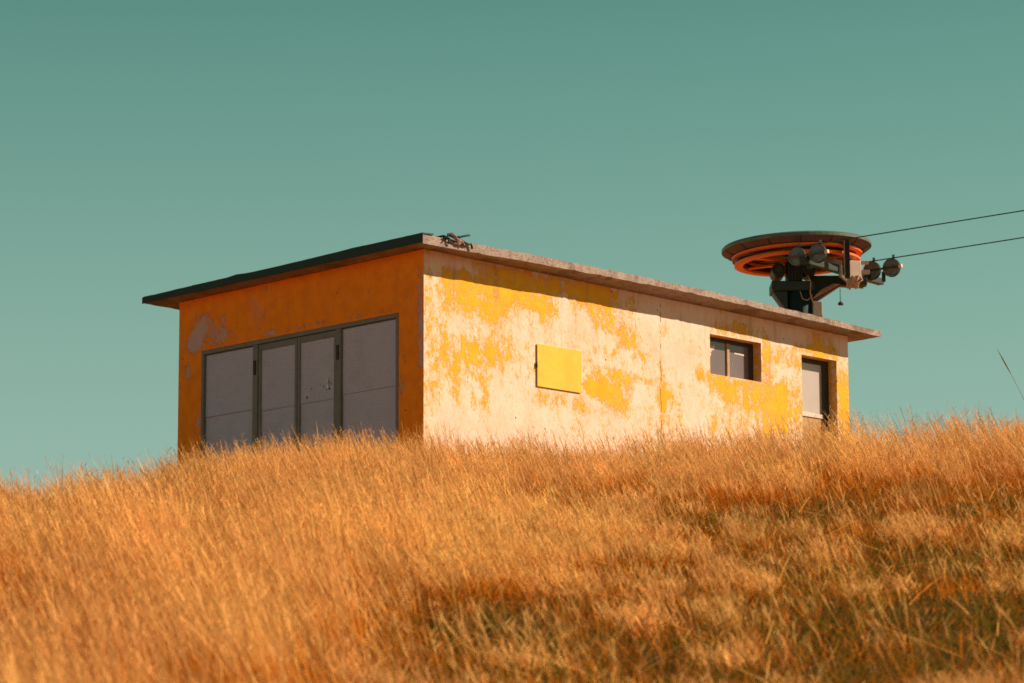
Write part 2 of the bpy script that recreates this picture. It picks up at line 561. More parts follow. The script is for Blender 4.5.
def panicles(base, h, ldir, lean, curl, col, per, size):
    """feathery side branches round the tip of each straw"""
    N = len(h)
    i = np.repeat(np.arange(N), per)
    n = len(i)
    t = RNG.uniform(0.70, 0.99, n)
    s_ = np.sin(lean[i]) * t + curl[i] * t ** 2
    up = np.cos(lean[i]) * t - 0.35 * np.abs(curl[i]) * t ** 3
    b = np.stack([base[i, 0] + h[i] * s_ * ldir[i, 0], base[i, 1] + h[i] * s_ * ldir[i, 1], base[i, 2] + h[i] * up], 1)
    a = RNG.uniform(0, 2 * np.pi, n)
    ld = np.stack([np.cos(a), np.sin(a)], 1)
    V, Q, n_, K = ribbons(b, size * (1.25 - t) / 0.4 * RNG.uniform(0.6, 1.3, n), np.full(n, 0.0026) * RNG.uniform(0.7, 1.5, n), ld, RNG.uniform(0.25, 0.9, n), np.full(n, 0.2),
                          math.atan2(RT.y, RT.x) + RNG.normal(0, 0.6, n), [0, 0.6, 1], [0.7, 1.4, 0.3])
    push(V, Q, n_, K, col[i] * RNG.uniform(0.8, 1.25, n)[:, None])


def grass_layer(density, d0, d1, side, kind, tall=1.0):
    u, d = scatter(density, d0, d1, side)
    sf = short_field(u, d)
    clump = fbm(u / 0.33, d / 0.42, 51 if kind == 'stem' else 61)
    broad = fbm(u / 1.9, d / 2.6, 71)
    if kind == 'stem':
        p = np.clip((clump - 0.34) * 3.4, 0.03, 1) * (1 - (0.9 if tall == 1 else 0.3) * sf) * np.clip(0.45 + 1.3 * (broad - 0.25), 0.25, 1)
        p = p * (1 - 0.45 * _sm((u - 0.0) / 2.0) * (1 - _sm((d - 26) / 4)))
    elif kind == 'blade':
        p = np.clip(0.35 + 1.2 * (clump - 0.25), 0.2, 1) * (1 - 0.55 * sf)
    else:
        p = np.ones_like(u) * 0.95
    k = RNG.random(len(u)) < p
    u, d, sf, clump, broad = u[k], d[k], sf[k], clump[k], broad[k]
    N = len(u)
    x, y = to_world(u, d)
    z = ground_z(u, d) - 0.015
    base = np.stack([x, y, z], 1)
    L = long_field(u, d)
    r1, r2, r3 = RNG.random(N), RNG.random(N), RNG.random(N)
    gust = fbm(u / 1.1, d / 1.6, 81) - 0.5
    # the wind lays the grass over to the left of the view
    ang = math.atan2(-RT.y, -RT.x) + RNG.normal(0, 0.5, N) + gust * 0.4
    ldir = np.stack([np.cos(ang), np.sin(ang)], 1)
    view = math.atan2(RT.y, RT.x)
    face = view + RNG.normal(0, 0.65, N)
    warm = np.clip(0.5 + 1.5 * (broad - 0.5) + RNG.normal(0, 0.22, N), 0, 1)
    if kind == 'stem':
        if tall > 1:
            L = 0.5 * L + 0.2
        h = L * (0.95 + 0.55 * r1 ** 1.5) * tall
        lean = np.clip(0.30 + 0.14 * gust + RNG.normal(0, 0.13, N), -0.3, 1.0)
        curl = np.clip(RNG.normal(0.08, 0.07, N), -0.1, 0.4)
        w = 0.0024 * (0.8 + 0.6 * r2) * wide(u, d)
        ts = [0, 0.35, 0.64, 0.76, 0.9, 1.0]
        V, Q, n, K = ribbons(base, h, w, ldir, lean, curl, face, ts, [1.0, 0.8, 0.6, 1.6, 1.2, 0.2], 0.35)
        col = mixc(AMBER, GOLD, warm)
        tip = mixc(PINK, PALE, np.clip(warm + 0.15 * (r3 - 0.5), 0, 1))
        push(V, Q, n, K, col * (0.85 + 0.3 * r3)[:, None], tip * (0.85 + 0.3 * r2)[:, None], ts)
        panicles(base, h, ldir, lean, curl, tip, 2, 0.055)
    elif kind == 'blade':
        h = L * (0.18 + 0.52 * r1) + 0.04
        lean = np.clip(0.32 + 0.15 * gust + RNG.normal(0, 0.22, N), -0.4, 1.2)
        curl = np.clip(RNG.normal(0.16, 0.15, N), -0.2, 0.7)
        w = 0.0036 * (0.7 + 0.7 * r2) * wide(u, d)
        V, Q, n, K = ribbons(base, h, w, ldir, lean, curl, face, [0, 0.4, 0.75, 1], [0.9, 1, 0.7, 0.1], 0.5)
        col = mixc(RUST, AMBER, np.clip(0.2 + warm * 0.8 + 0.6 * (r3 - 0.35), 0, 1))
        gr = (RNG.random(N) < 0.5 * sf)
        col[gr] = mixc(OLIVE, AMBER, 0.35 * RNG.random(gr.sum()))
        push(V, Q, n, K, col * (0.8 + 0.4 * r2)[:, None])
    else:
        h = 0.05 + 0.14 * r1 * (0.6 + 0.8 * broad) + 0.03 * sf
        a2 = RNG.uniform(0, 2 * np.pi, N)
        ldir = np.stack([np.cos(a2), np.sin(a2)], 1)
        lean = RNG.uniform(0.1, 1.1, N)
        curl = RNG.uniform(0, 0.8, N)
        w = 0.0075 * (0.6 + 0.8 * r2) * wide(u, d)
        V, Q, n, K = ribbons(base, h, w, ldir, lean, curl, face + RNG.normal(0, 0.5, N), [0, 0.5, 1], [1, 0.9, 0.15], 0.5)
        col = mixc(BROWN, AMBER, np.clip(0.35 + 0.9 * (r3 - 0.35), 0, 1))
        gr = (RNG.random(N) < 0.12 + 0.62 * sf)
        col[gr] = mixc(OLIVE, (0.17, 0.13, 0.02), RNG.random(gr.sum()))
        push(V, Q, n, K, col * (0.8 + 0.4 * r2)[:, None])


def tussocks(density, per, d0, d1, side):
    """bunches of straws that share a root and fan out, laid over by the wind"""
    u, d = scatter(density, d0, d1, side)
    sf = short_field(u, d)
    broad = 0.55 * fbm(u / 1.9, d / 2.6, 71) + 0.45 * fbm(u / 0.55, d / 0.9, 73)
    k = RNG.random(len(u)) < (1 - 0.93 * sf) * np.clip(0.10 + 3.0 * (broad - 0.33), 0.10 + 0.15 * (u < -0.3), 1) * (1 - 0.5 * _sm((u - 0.0) / 2.0) * (1 - _sm((d - 26) / 4)))
    u, d, broad = u[k], d[k], broad[k]
    n = len(u)
    size = np.minimum(RNG.lognormal(0, 0.40, n), 1.7)
    shade = np.clip(RNG.normal(0.92, 0.17, n), 0.5, 1.25)
    cnt = np.maximum(6, (per * size ** 1.5).astype(int))
    hue = np.clip(0.5 + RNG.normal(0, 0.28, n) + 1.0 * (broad - 0.5), 0, 1)
    dirn = math.atan2(-RT.y, -RT.x) + RNG.normal(0, 0.38, n)
    ln = RNG.normal(0.34, 0.08, n)
    i = np.repeat(np.arange(n), cnt)
    N = len(i)
    rad = 0.09 * size[i] * np.sqrt(RNG.random(N)); th = RNG.uniform(0, 2 * np.pi, N)
    uu = u[i] + rad * np.cos(th); dd = d[i] + rad * np.sin(th)
    x, y = to_world(uu, dd)
    base = np.stack([x, y, ground_z(uu, dd) - 0.015], 1)
    L = long_field(u, d)[i] * (0.75 + 0.3 * size[i])
    r1, r2, r3 = RNG.random(N), RNG.random(N), RNG.random(N)
    # outward fan plus wind
    ox, oy = np.cos(th) * RT.x + np.sin(th) * FW.x, np.cos(th) * RT.y + np.sin(th) * FW.y
    fan = 0.13 * rad / 0.09
    wx = np.cos(dirn)[i] * ln[i] + ox * fan; wy = np.sin(dirn)[i] * ln[i] + oy * fan
    m = np.hypot(wx, wy) + 1e-6
    ldir = np.stack([wx / m, wy / m], 1)
    lean = np.clip(m + RNG.normal(0, 0.13, N), 0, 1.1)
    curl = np.clip(RNG.normal(0.08, 0.06, N), -0.1, 0.35)
    face = math.atan2(RT.y, RT.x) + RNG.normal(0, 0.6, N)
    h = L * (0.50 + 0.95 * r1 ** 1.2)
    w = 0.0023 * (0.8 + 0.6 * r2) * wide(uu, dd)
    ts = [0, 0.35, 0.64, 0.76, 0.9, 1.0]
    V, Q, n_, K = ribbons(base, h, w, ldir, lean, curl, face, ts, [1.2, 0.85, 0.6, 1.5, 1.1, 0.2], 0.35)
    hh = np.clip(hue[i] + RNG.normal(0, 0.14, N), 0, 1)
    r3 = r3 * 1.2 - 0.1
    tipc = mixc(PINK, PALE, hh) * shade[i][:, None]
    panicles(base, h, ldir, lean, curl, tipc, 2, 0.05)
    push(V, Q, n_, K, mixc(AMBER, GOLD, hh) * (shade[i] * (0.8 + 0.4 * r3))[:, None], mixc(PINK, PALE, hh) * (shade[i] * (0.85 + 0.3 * r2))[:, None], ts)


def make_grass():
    grass_layer(600, 9.0, 41.0, 10.0, 'under')
    grass_layer(560, 9.0, 41.0, 10.0, 'blade')
    grass_layer(150, 9.0, 41.5, 10.0, 'stem')
    grass_layer(60, 9.0, 35.0, 6.0, 'stem', 1.25)
    tussocks(13, 46, 9.0, 41.5, 10.0)
    grass_layer(120, 41.0, 56.0, 9.0, 'blade')
    grass_layer(90, 41.0, 56.0, 9.0, 'stem')
    # flattened straws lying across the short patches
    n = 260
    u, d = scatter(14, 12, 28, 0.3)
    k = short_field(u, d) > 0.25
    u, d = u[k][:n], d[k][:n]
    n = len(u)
    x, y = to_world(u, d)
    base = np.stack([x, y, ground_z(u, d) + 0.05], 1)
    a = RNG.uniform(0, 2 * np.pi, n)
    V, Q, n_, K = ribbons(base, RNG.uniform(0.25, 0.6, n), np.full(n, 0.006), np.stack([np.cos(a), np.sin(a)], 1),
                          RNG.uniform(1.15, 1.5, n), RNG.uniform(-0.1, 0.25, n), np.full(n, math.atan2(RT.y, RT.x)) + a * 0.2, [0, 0.35, 0.7, 1], [1, 1, 0.9, 0.4])
    push(V, Q, n_, K, mixc(GOLD, PALE, RNG.random(n)))
    V = np.concatenate(VV); Q = np.concatenate(QQ); C = np.concatenate(CC)
    me = bpy.data.meshes.new('dry_grass')
    me.vertices.add(len(V)); me.vertices.foreach_set('co', V.ravel())
    me.loops.add(len(Q) * 4); me.loops.foreach_set('vertex_index', Q.ravel().astype(np.int32))
    me.polygons.add(len(Q))
    me.polygons.foreach_set('loop_start', (np.arange(len(Q)) * 4).astype(np.int32))
    me.update(calc_edges=True)
    at = me.attributes.new('tint', 'FLOAT_COLOR', 'POINT')
    rgba = np.ones((len(C), 4), np.float32); rgba[:, :3] = C
    at.data.foreach_set('color', rgba.ravel())
    k = NT('dry_grass_blade')
    c = k.attr('tint').outputs['Color']
    df = k.n('BsdfDiffuse'); k.put(df.inputs['Color'], c)
    tr = k.n('BsdfTranslucent'); k.put(tr.inputs['Color'], c)
    mx = k.n('MixShader'); mx.inputs[0].default_value = 0.36
    k.t.links.new(df.outputs[0], mx.inputs[1]); k.t.links.new(tr.outputs[0], mx.inputs[2])
    k.t.links.new(mx.outputs[0], k.out.inputs[0])
    me.materials.append(k.m)
    o = bpy.data.objects.new('grass', me)
    COL.objects.link(o)
    tag(o, 'long golden dry grass leaning in the wind all over the hillside', 'grass', kind='stuff')
    print('grass blades verts', len(V), 'quads', len(Q))


make_grass()

# ------------------------------------------------------------------ the hut
hut = empty('utility_building', (0, 0, 0))
tag(hut, 'flat-roofed hut with peeling yellow plaster and grey folding doors on the grassy hilltop', 'building')
WALL_T = 0.25
BASE = -0.45


def grid_lines(lo, hi, cuts, step):
    e = sorted(set([lo, hi] + [c for c in cuts if lo < c < hi]))
    out = []
    for a, b in zip(e, e[1:]):
        n = max(1, int(round((b - a) / step)))
        out += list(np.linspace(a, b, n, endpoint=False))
    return np.array(out + [hi])


def wall(name, length, holes, mp, blobs, base_bias, grime_fn, material, step=0.045, topf=None, mitre=True):
    """wall with real openings: outer skin, inner skin, reveals.  mp(s, t, z) -> world; s along the wall, t into it."""
    ss = grid_lines(0, length, [h[i] for h in holes for i in (0, 1)], step)
    zs = grid_lines(BASE, WH, [h[i] for h in holes for i in (2, 3)], step)
    S, Z = np.meshgrid(ss, zs)
    bias = np.full(S.shape, base_bias, float)
    for (cs, cz, rs, rz, a) in blobs:
        q = ((S - cs) / (rs * 1.25 + .02)) ** 2 + ((Z - cz) / (rz * 1.25 + .02)) ** 2
        bias += (0.72 if a > 0 else 1.02) * a * np.exp(-q ** 1.6)
    gr = grime_fn(S, Z)
    verts, faces, pv, gv = [], [], [], []
    def vid(s, t, z, p=0.0, g=0.0):
        zz = z
        if topf is not None and z > 3.0:
            zz = z + (topf(s) - WH) * (z - 3.0) / (WH - 3.0)
        verts.append(mp(s, t, zz)); pv.append(p); gv.append(g)
        return len(verts) - 1
    inhole = lambda s, z: any(h[0] < s < h[1] and h[2] < z < h[3] for h in holes)
    ids = [[vid(S[j, i], 0.0, Z[j, i], bias[j, i], gr[j, i]) for i in range(len(ss))] for j in range(len(zs))]
    for j in range(len(zs) - 1):
        for i in range(len(ss) - 1):
            if not inhole((ss[i] + ss[i + 1]) / 2, (zs[j] + zs[j + 1]) / 2):
                faces.append((ids[j][i], ids[j][i + 1], ids[j + 1][i + 1], ids[j + 1][i]))
    # inner skin on the breakpoints only
    ss2 = grid_lines(0, length, [h[i] for h in holes for i in (0, 1)], 99)
    zs2 = grid_lines(BASE, WH, [h[i] for h in holes for i in (2, 3)], 99)
    inset = lambda s: min(max(s, WALL_T), length - WALL_T)
    id2 = [[vid(inset(s) if mitre else s, WALL_T, z, base_bias) for s in ss2] for z in zs2]
    for j in range(len(zs2) - 1):
        for i in range(len(ss2) - 1):
            if not inhole((ss2[i] + ss2[i + 1]) / 2, (zs2[j] + zs2[j + 1]) / 2):
                faces.append((id2[j][i], id2[j + 1][i], id2[j + 1][i + 1], id2[j][i + 1]))
    for (a, b, c, d) in holes:
        ring = [(a, c), (b, c), (b, d), (a, d)]
        for (p, q) in zip(ring, ring[1:] + ring[:1]):
            A = [vid(p[0], 0, p[1], 0.22), vid(q[0], 0, q[1], 0.22), vid(q[0], WALL_T, q[1], 0.22), vid(p[0], WALL_T, p[1], 0.22)]
            faces.append(tuple(A))
    ring = [(0, BASE), (length, BASE), (length, WH), (0, WH)]
    for (p, q) in zip(ring, ring[1:] + ring[:1]):
        A = [vid(p[0], 0, p[1], base_bias, 0.4), vid(q[0], 0, q[1], base_bias, 0.4), vid(inset(q[0]) if mitre else q[0], WALL_T, q[1], base_bias), vid(inset(p[0]) if mitre else p[0], WALL_T, p[1], base_bias)]
        faces.append(tuple(A))
    me = bpy.data.meshes.new(name)
    me.from_pydata(verts, [], faces)
    for nm, val in (('paint', pv), ('grime', gv)):
        at = me.attributes.new(nm, 'FLOAT', 'POINT')
        at.data.foreach_set('value', np.array(val, np.float32))
    me.materials.append(material)
    o = bpy.data.objects.new(name, me)
    COL.objects.link(o)
    o.parent = hut
    return o


WIN = (5.020, 6.009, 2.361, 2.875)
DOOR = (6.813, 7.524, 0.45, 2.821)
GATE = (0.431, 4.083, 0.02, 2.564)

# where paint has survived on the sunny wall: (along, height, half width, half height, amount)
SUNNY = [
    (0.07, 1.9, 0.05, 1.2, 0.35), (0.28, 2.2, 0.10, 0.5, 0.30), (0.94, 2.78, 0.55, 0.17, 0.62), (0.60, 2.72, 0.25, 0.18, 0.25), (1.18, 2.58, 0.18, 0.16, 0.35),
    (0.88, 2.16, 0.40, 0.14, 0.62), (1.41, 2.35, 0.12, 0.05, 0.5), (1.30, 2.18, 0.22, 0.06, 0.3), (0.53, 1.71, 0.045, 0.25, 0.75),
    (0.86, 1.86, 0.09, 0.05, 0.45), (0.99, 1.80, 0.05, 0.09, 0.5), (1.02, 1.60, 0.05, 0.13, 0.65), (0.88, 1.52, 0.10, 0.05, 0.6), (0.80, 1.66, 0.05, 0.05, 0.3),
    (2.06, 2.77, 0.20, 0.09, 0.42), (1.75, 2.85, 0.4, 0.06, 0.35), (1.72, 2.12, 0.10, 0.22, 0.28), (2.9, 2.9, 0.25, 0.05, 0.3),
    (3.20, 2.74, 0.27, 0.10, 0.72), (3.48, 2.57, 0.12, 0.06, 0.7), (3.02, 2.42, 0.20, 0.05, 0.42), (3.28, 2.42, 0.06, 0.12, 0.35),
    (3.10, 2.00, 0.28, 0.14, 0.75), (3.32, 1.76, 0.18, 0.10, 0.7), (3.0, 1.88, 0.2, 0.08, 0.4), (3.55, 2.14, 0.16, 0.035, 0.62), (3.85, 2.12, 0.12, 0.025, 0.5), (2.82, 1.93, 0.15, 0.05, 0.45),
    (1.95, 1.72, 0.09, 0.10, 0.5), (2.32, 1.69, 0.36, 0.08, 0.33), (2.66, 1.68, 0.06, 0.07, 0.6),
    (4.12, 1.98, 0.045, 0.40, 0.62), (4.20, 1.98, 0.10, 0.05, 0.5), (4.3, 1.75, 0.18, 0.25, 0.2), (3.95, 2.44, 0.25, 0.025, 0.3),
    (4.79, 2.34, 0.19, 0.07, 0.55), (5.25, 2.24, 0.20, 0.12, 0.6), (5.75, 2.16, 0.55, 0.16, 0.42), (6.05, 2.08, 0.28, 0.30, 0.55), (5.55, 1.92, 0.2, 0.2, 0.3),
    (5.05, 1.75, 0.06, 0.15, 0.35), (5.3, 1.62, 0.07, 0.15, 0.35), (6.35, 1.9, 0.25, 0.25, 0.4), (6.10, 2.75, 0.06, 0.35, 0.35),
    (6.43, 2.75, 0.27, 0.12, 0.55), (6.43, 2.32, 0.10, 0.12, 0.5), (6.70, 2.2, 0.10, 0.40, 0.45), (7.15, 2.90, 0.42, 0.05, 0.5), (7.66, 2.1, 0.14, 0.75, 0.75),
    (2.2, 3.10, 1.5, 0.14, 0.42), (0.37, 3.02, 0.07, 0.10, 0.6), (0.62, 3.0, 0.10, 0.12, 0.62), (1.35, 3.02, 0.40, 0.10, 0.42), (2.1, 3.17, 0.9, 0.06, 0.60), (1.9, 3.0, 0.3, 0.06, 0.35), (2.7, 3.02, 0.25, 0.08, 0.35), (3.05, 3.12, 0.25, 0.14, 0.5), (1.0, 3.2, 0.3, 0.03, 0.2),
    (5.54, 3.02, 0.48, 0.09, 0.62), (7.10, 3.02, 0.36, 0.14, 0.5),
    (0.5, 3.16, 0.4, 0.05, -0.3), (4.45, 3.1, 0.6, 0.16, -0.45), (6.4, 3.08, 0.35, 0.14, -0.5), (7.66, 3.06, 0.12, 0.16, -0.5),
    (4.6, 2.65, 0.35, 0.3, -0.15), (2.4, 2.75, 0.15, 0.2, -0.2), (1.6, 2.6, 0.3, 0.2, -0.15), (1.4, 1.5, 0.5, 0.3, -0.2), (3.9, 2.75, 0.12, 0.2, -0.15), (4.6, 1.8, 0.25, 0.4, -0.12),
    (1.8, 1.0, 1.6, 0.35, -0.2),
]
SHADED = [
    (3.55, 2.70, 0.10, 0.05, -0.45), (3.9, 2.62, 0.25, 0.05, -0.4), (4.35, 2.2, 0.05, 0.2, -0.5), (0.36, 2.2, 0.02, 0.25, -0.4), (1.2, 2.63, 0.15, 0.02, -0.45), (3.3, 2.62, 0.12, 0.02, -0.5),
    (4.12, 2.84, 0.09, 0.17, -0.85), (3.94, 2.86, 0.10, 0.17, -0.80), (4.22, 2.70, 0.10, 0.10, -0.75), (3.66, 2.83, 0.05, 0.15, -0.85), (3.80, 2.72, 0.07, 0.08, -0.5), (4.31, 2.68, 0.10, 0.07, -0.8),
    (4.25, 2.40, 0.12, 0.14, -0.45), (4.12, 1.70, 0.03, 0.10, -0.9), (0.06, 2.56, 0.05, 0.46, -0.9), (0.04, 1.8, 0.03, 0.6, -0.5), (0.38, 1.67, 0.03, 0.09, -0.8), (0.3, 1.95, 0.02, 0.1, -0.5),
    (2.83, 3.19, 0.08, 0.025, -0.8), (2.75, 2.62, 0.2, 0.02, -0.8), (2.0, 2.63, 0.32, 0.02, -0.8), (0.9, 2.61, 0.2, 0.015, -0.5), (0.30, 2.80, 0.05, 0.10, -0.45), (0.25, 3.0, 0.05, 0.05, -0.5),
]
wall('wall', WL, [WIN, DOOR], lambda s, t, z: (s, t, z), SUNNY, -0.13,
     lambda S, Z: 0.30 * np.exp(-(S / 0.22) ** 2) + 0.22 * np.exp(-((S - 7.7) / 0.16) ** 2) * (Z > 2.2) + 0.45 * np.exp(-((Z - BASE) / 0.7) ** 2) - 0.42 + 0.12 * np.exp(-((S - 6.6) / .4) ** 2),
     M['plaster'], topf=lambda s: zt(s, 0))
wall('wall', WW, [GATE], lambda s, t, z: (t, s, z), SHADED, 0.98,
     lambda S, Z: 0.75 * np.exp(-((S - WW) / 0.22) ** 2) * np.exp(-((Z - 1.15) / 0.5) ** 2) + 0.4 * np.exp(-((Z - BASE) / 0.8) ** 2) - 0.48,
     M['plaster_shaded_orange'], topf=lambda s: zt(0, s))
wall('wall', WL, [], lambda s, t, z: (s, WW - t, z), [], 0.2, lambda S, Z: S * 0 - 0.4, M['plaster'], 0.3, topf=lambda s: zt(s, WW))
wall('wall', WW, [], lambda s, t, z: (WL - t, s, z), [], 0.2, lambda S, Z: S * 0 - 0.4, M['plaster'], 0.3, topf=lambda s: zt(WL, s))


# roof slab with a chipped edge
def make_roof():
    x0, x1, y0, y1 = -0.289, WL + 0.353, -0.294, WW + 0.371
    nx, ny = 150, 70
    xs = np.linspace(x0, x1, nx); ys = np.linspace(y0, y1, ny)
    bm = bmesh.new()
    R = random.Random(3)
    def lip(x, y):
        return 0.022 * max(0, 1 - (y - y0) / 0.12) * max(0, 1 - max(0, x) / 4)
    def thick(x):
        return 0.091 - 0.0016 * x
    wob = lambda a, sd: (fbm(np.array([a * 3.1]), np.array([sd * 1.0]), 77)[0] - 0.5)
    bot = {}; top = {}
    for i, x in enumerate(xs):
        for j, y in enumerate(ys):
            edge = i in (0, nx - 1) or j in (0, ny - 1)
            dx = dy = dz = 0
            if edge:
                dy = wob(x, 1) * 0.018 + R.uniform(-.0025, .0025) if j in (0, ny - 1) else 0
                dx = wob(y, 2) * 0.014 if i in (0, nx - 1) else 0
                dz = wob(x * 1.7 + y, 3) * 0.016
                if R.random() < 0.06: dz += 0.010
            rise = 0.046 * math.sin(math.pi * min(1, max(0, x / WL))) 
            fr = max(0, 1 - (y - y0) / 0.30)
            bot[i, j] = bm.verts.new((x + dx, y + dy, rise * fr + zt(x, y) + 0.004 - lip(x, y) + (dz * 0.8 if edge else 0)))
            top[i, j] = bm.verts.new((x + dx + (R.uniform(-.002, .002)), y + dy * 1.2, rise * max(fr, 0.3) + zt(x, y) + thick(x) + (wob(x * 2.3 + y * 2, 5) * 0.02 + R.uniform(-.003, .003) if edge else 0.01)))
    for i in range(nx - 1):
        for j in range(ny - 1):
            bm.faces.new((bot[i, j], bot[i, j + 1], bot[i + 1, j + 1], bot[i + 1, j]))
            bm.faces.new((top[i, j], top[i + 1, j], top[i + 1, j + 1], top[i, j + 1]))
    for i in range(nx - 1):
        for j in (0, ny - 1):
            bm.faces.new((bot[i, j], bot[i + 1, j], top[i + 1, j], top[i, j]))
    for j in range(ny - 1):
        for i in (0, nx - 1):
            bm.faces.new((bot[i, j], bot[i, j + 1], top[i, j + 1], top[i, j]))
    mb = MB(); mb.bm.free(); mb.bm = bm
    k = NT('chipped_roof_concrete')
    n = k.noise(4, 9, 0.7)
    f = k.noise(38, 6, 0.7)
    c = k.mix(k.step(n, 0.4, 0.65), (0.37, 0.305, 0.275), (0.29, 0.225, 0.20))
    c = k.mix(k.step(f, 0.50, 0.64, 0, 0.85), c, (0.13, 0.085, 0.06))
    c = k.mix(k.step(k.noise(2.6, 7, 0.65), 0.53, 0.62, 0, 0.7), c, (0.17, 0.12, 0.09))
    k.bsdf(c, 0.93, 0, k.bump(f, 0.7, 0.012), 0.2)
    o = mb.build('roof', k.m, hut)
    # green flashing folded over the shaded end
    fl = MB()
    n = 60
    rows = []
    R = random.Random(9)
    for j in range(n):
        y = y0 - 0.012 + (y1 - y0 + 0.02) * j / (n - 1)
        z = zt(x0, y)
        h = 0.118 - 0.034 * j / (n - 1)
        b = 0.003 * math.sin(y * 2.1) + (0.014 * math.exp(-((y - 3.05) / 0.12) ** 2)) + 0.005 * math.exp(-((y - 0.9) / 0.2) ** 2) + R.uniform(-.001, .001)
        zb = z - 0.012 + 0.010 * j / (n - 1)
        rows.append([(x0 - 0.016, y, zb), (x0 - 0.016, y, zb + h + b), (x0 + 0.16, y, zb + h + b + 0.012), (x0 + 0.16, y, zb + h - 0.008), (x0 - 0.009, y, zb + h + b - 0.012), (x0 - 0.009, y, zb)])
    vs = [[fl.bm.verts.new(p) for p in r] for r in rows]
    for A, B in zip(vs, vs[1:]):
        for q in range(6):
            fl.bm.faces.new((A[q], A[(q + 1) % 6], B[(q + 1) % 6], B[q]))
    fl.bm.faces.new(vs[0]); fl.bm.faces.new(vs[-1][::-1])
    f = fl.build('roof_flashing', M['flashing'], o)
    return o


make_roof()

# folding doors in the shaded end
gx = 0.035                                            # face of the door sheets, a little inside the wall plane
fr = MB()
a, b, c, d = GATE
for (y0, y1, z0, z1) in ((a + .003, b - .003, d - 0.055, d - .003), (a + .003, a + 0.050, c, d - 0.055), (b - 0.050, b - .003, c, d - 0.055)):
    fr.box(-0.006, 0.11, y0, y1, z0, z1, 0.004)
gate_frame = fr.build('door_frame', M['frame'], hut)
POSTS = (1.506, 3.041)
for py in POSTS:
    po = MB().box(-0.004, 0.10, py - 0.045, py + 0.045, c, d - 0.057, 0.005).build('door_post', M['frame'], hut)
    zz = 2.22
    MB().box(-0.022, -0.004, py - 0.018, py + 0.018, zz - 0.09, zz + 0.09, 0.004).build('hinge', M['hinge'], po)


def leaf(y0, y1, seam, stile, rail, latch=False):
    """one door leaf: steel surround, ribbed sheet, a lapped seam"""
    z0, z1 = c + 0.02, d - 0.060
    # ribbed sheet
    iy0, iy1, iz0, iz1 = y0 + stile, y1 - stile, z0 + rail, z1 - rail
    bm = bmesh.new()
    prof = []
    z = iz0
    while z < iz1 - 0.001:
        e = min(z + 0.0385, iz1)
        prof += [(0.0, z), (0.0, e - 0.007), (0.0030, e - 0.0035)]
        z = e
    prof.append((0.0, iz1))
    L = []
    for (dx, zz) in prof:
        x = gx + dx - (0.0055 if zz > seam else 0.0)
        L.append((bm.verts.new((x, iy0, zz)), bm.verts.new((x, iy1, zz))))
    for p, q in zip(L, L[1:]):
        bm.faces.new((p[0], q[0], q[1], p[1]))
    m = MB(); m.bm.free(); m.bm = bm
    m.box(gx + 0.010, gx + 0.030, iy0, iy1, iz0, iz1)
    o = m.build('door_panel', M['panel'], hut, recalc=False)
    MB().box(gx - 0.0095, gx + 0.002, iy0 + .001, iy1 - .001, seam - 0.0025, seam + 0.0015).build('seam_strip', M['frame'], o)
    if stile > 0.012:
        s = MB()
        s.box(gx - 0.022, gx + 0.03, y0, iy0 - .001, z0, z1, 0.004)
        s.box(gx - 0.022, gx + 0.03, iy1 + .001, y1, z0, z1, 0.004)
        s.box(gx - 0.020, gx + 0.03, iy0 - .002, iy1 + .002, iz1 + .001, z1 - .001, 0.004)
        s.box(gx - 0.020, gx + 0.03, iy0 - .002, iy1 + .002, z0, iz0 - .001, 0.004)
        s.build('leaf_frame', M['frame'], o)
    else:
        s = MB()
        s.box(gx - 0.010, gx + 0.03, y0, iy0, z0, z1).box(gx - 0.010, gx + 0.03, iy1, y1, z0, z1).box(gx - 0.009, gx + 0.03, iy0, iy1, iz1, z1 - .001)
        s.build('edge_strip', M['frame'], o)
    if latch:
        h = MB()
        h.box(gx - 0.035, gx - 0.006, 1.690, 1.745, 1.872, 1.895, 0.004)
        h.box(gx - 0.018, gx - 0.006, 1.700, 1.735, 1.80, 1.93, 0.003)
        h.build('latch', M['latch'], o)
        for (yy, zz, r) in ((1.69, 1.80, .012), (1.745, 1.80, .009), (1.80, 1.84, .008), (2.10, 1.74, .013), (1.66, 1.86, .008), (1.86, 1.86, .007), (2.02, 1.84, .008)):
            hs = MB().box(gx - 0.0068, gx + 0.001, yy - r, yy + r, zz - r * 1.2, zz + r * 1.2, 0.002)
            hs.build('bolt_hole', M['hinge'], o)
    return o


leaf(a + 0.052, POSTS[0] - 0.047, 1.695, 0.010, 0.010)
leaf(POSTS[0] + 0.047, 2.264, 1.67, 0.045, 0.075, True)
leaf(2.272, POSTS[1] - 0.047, 1.67, 0.045, 0.075)
leaf(POSTS[1] + 0.047, b - 0.052, 1.71, 0.010, 0.010)

# yellow hatch
hx0, hx1, hz0, hz1 = 1.873, 2.641, 1.837, 2.361
hb = MB().box(hx0 + .015, hx1 - .015, -0.008, 0.0, hz0 + .015, hz1 - .015)
hf = hb.build('hatch_frame', M['hatch_edge'], hut)
hatch = MB().box(hx0, hx1, -0.019, -0.0085, hz0, hz1, 0.003).build('hatch_door', M['hatch'], hut)
tag(hatch, 'bright yellow sheet hatch cover')
hg = MB().tube([(hx0 - 0.006, -0.016, 2.07), (hx0 - 0.006, -0.016, 2.13)], 0.011, 8)
hg.build('hinge', M['hinge'], hatch)

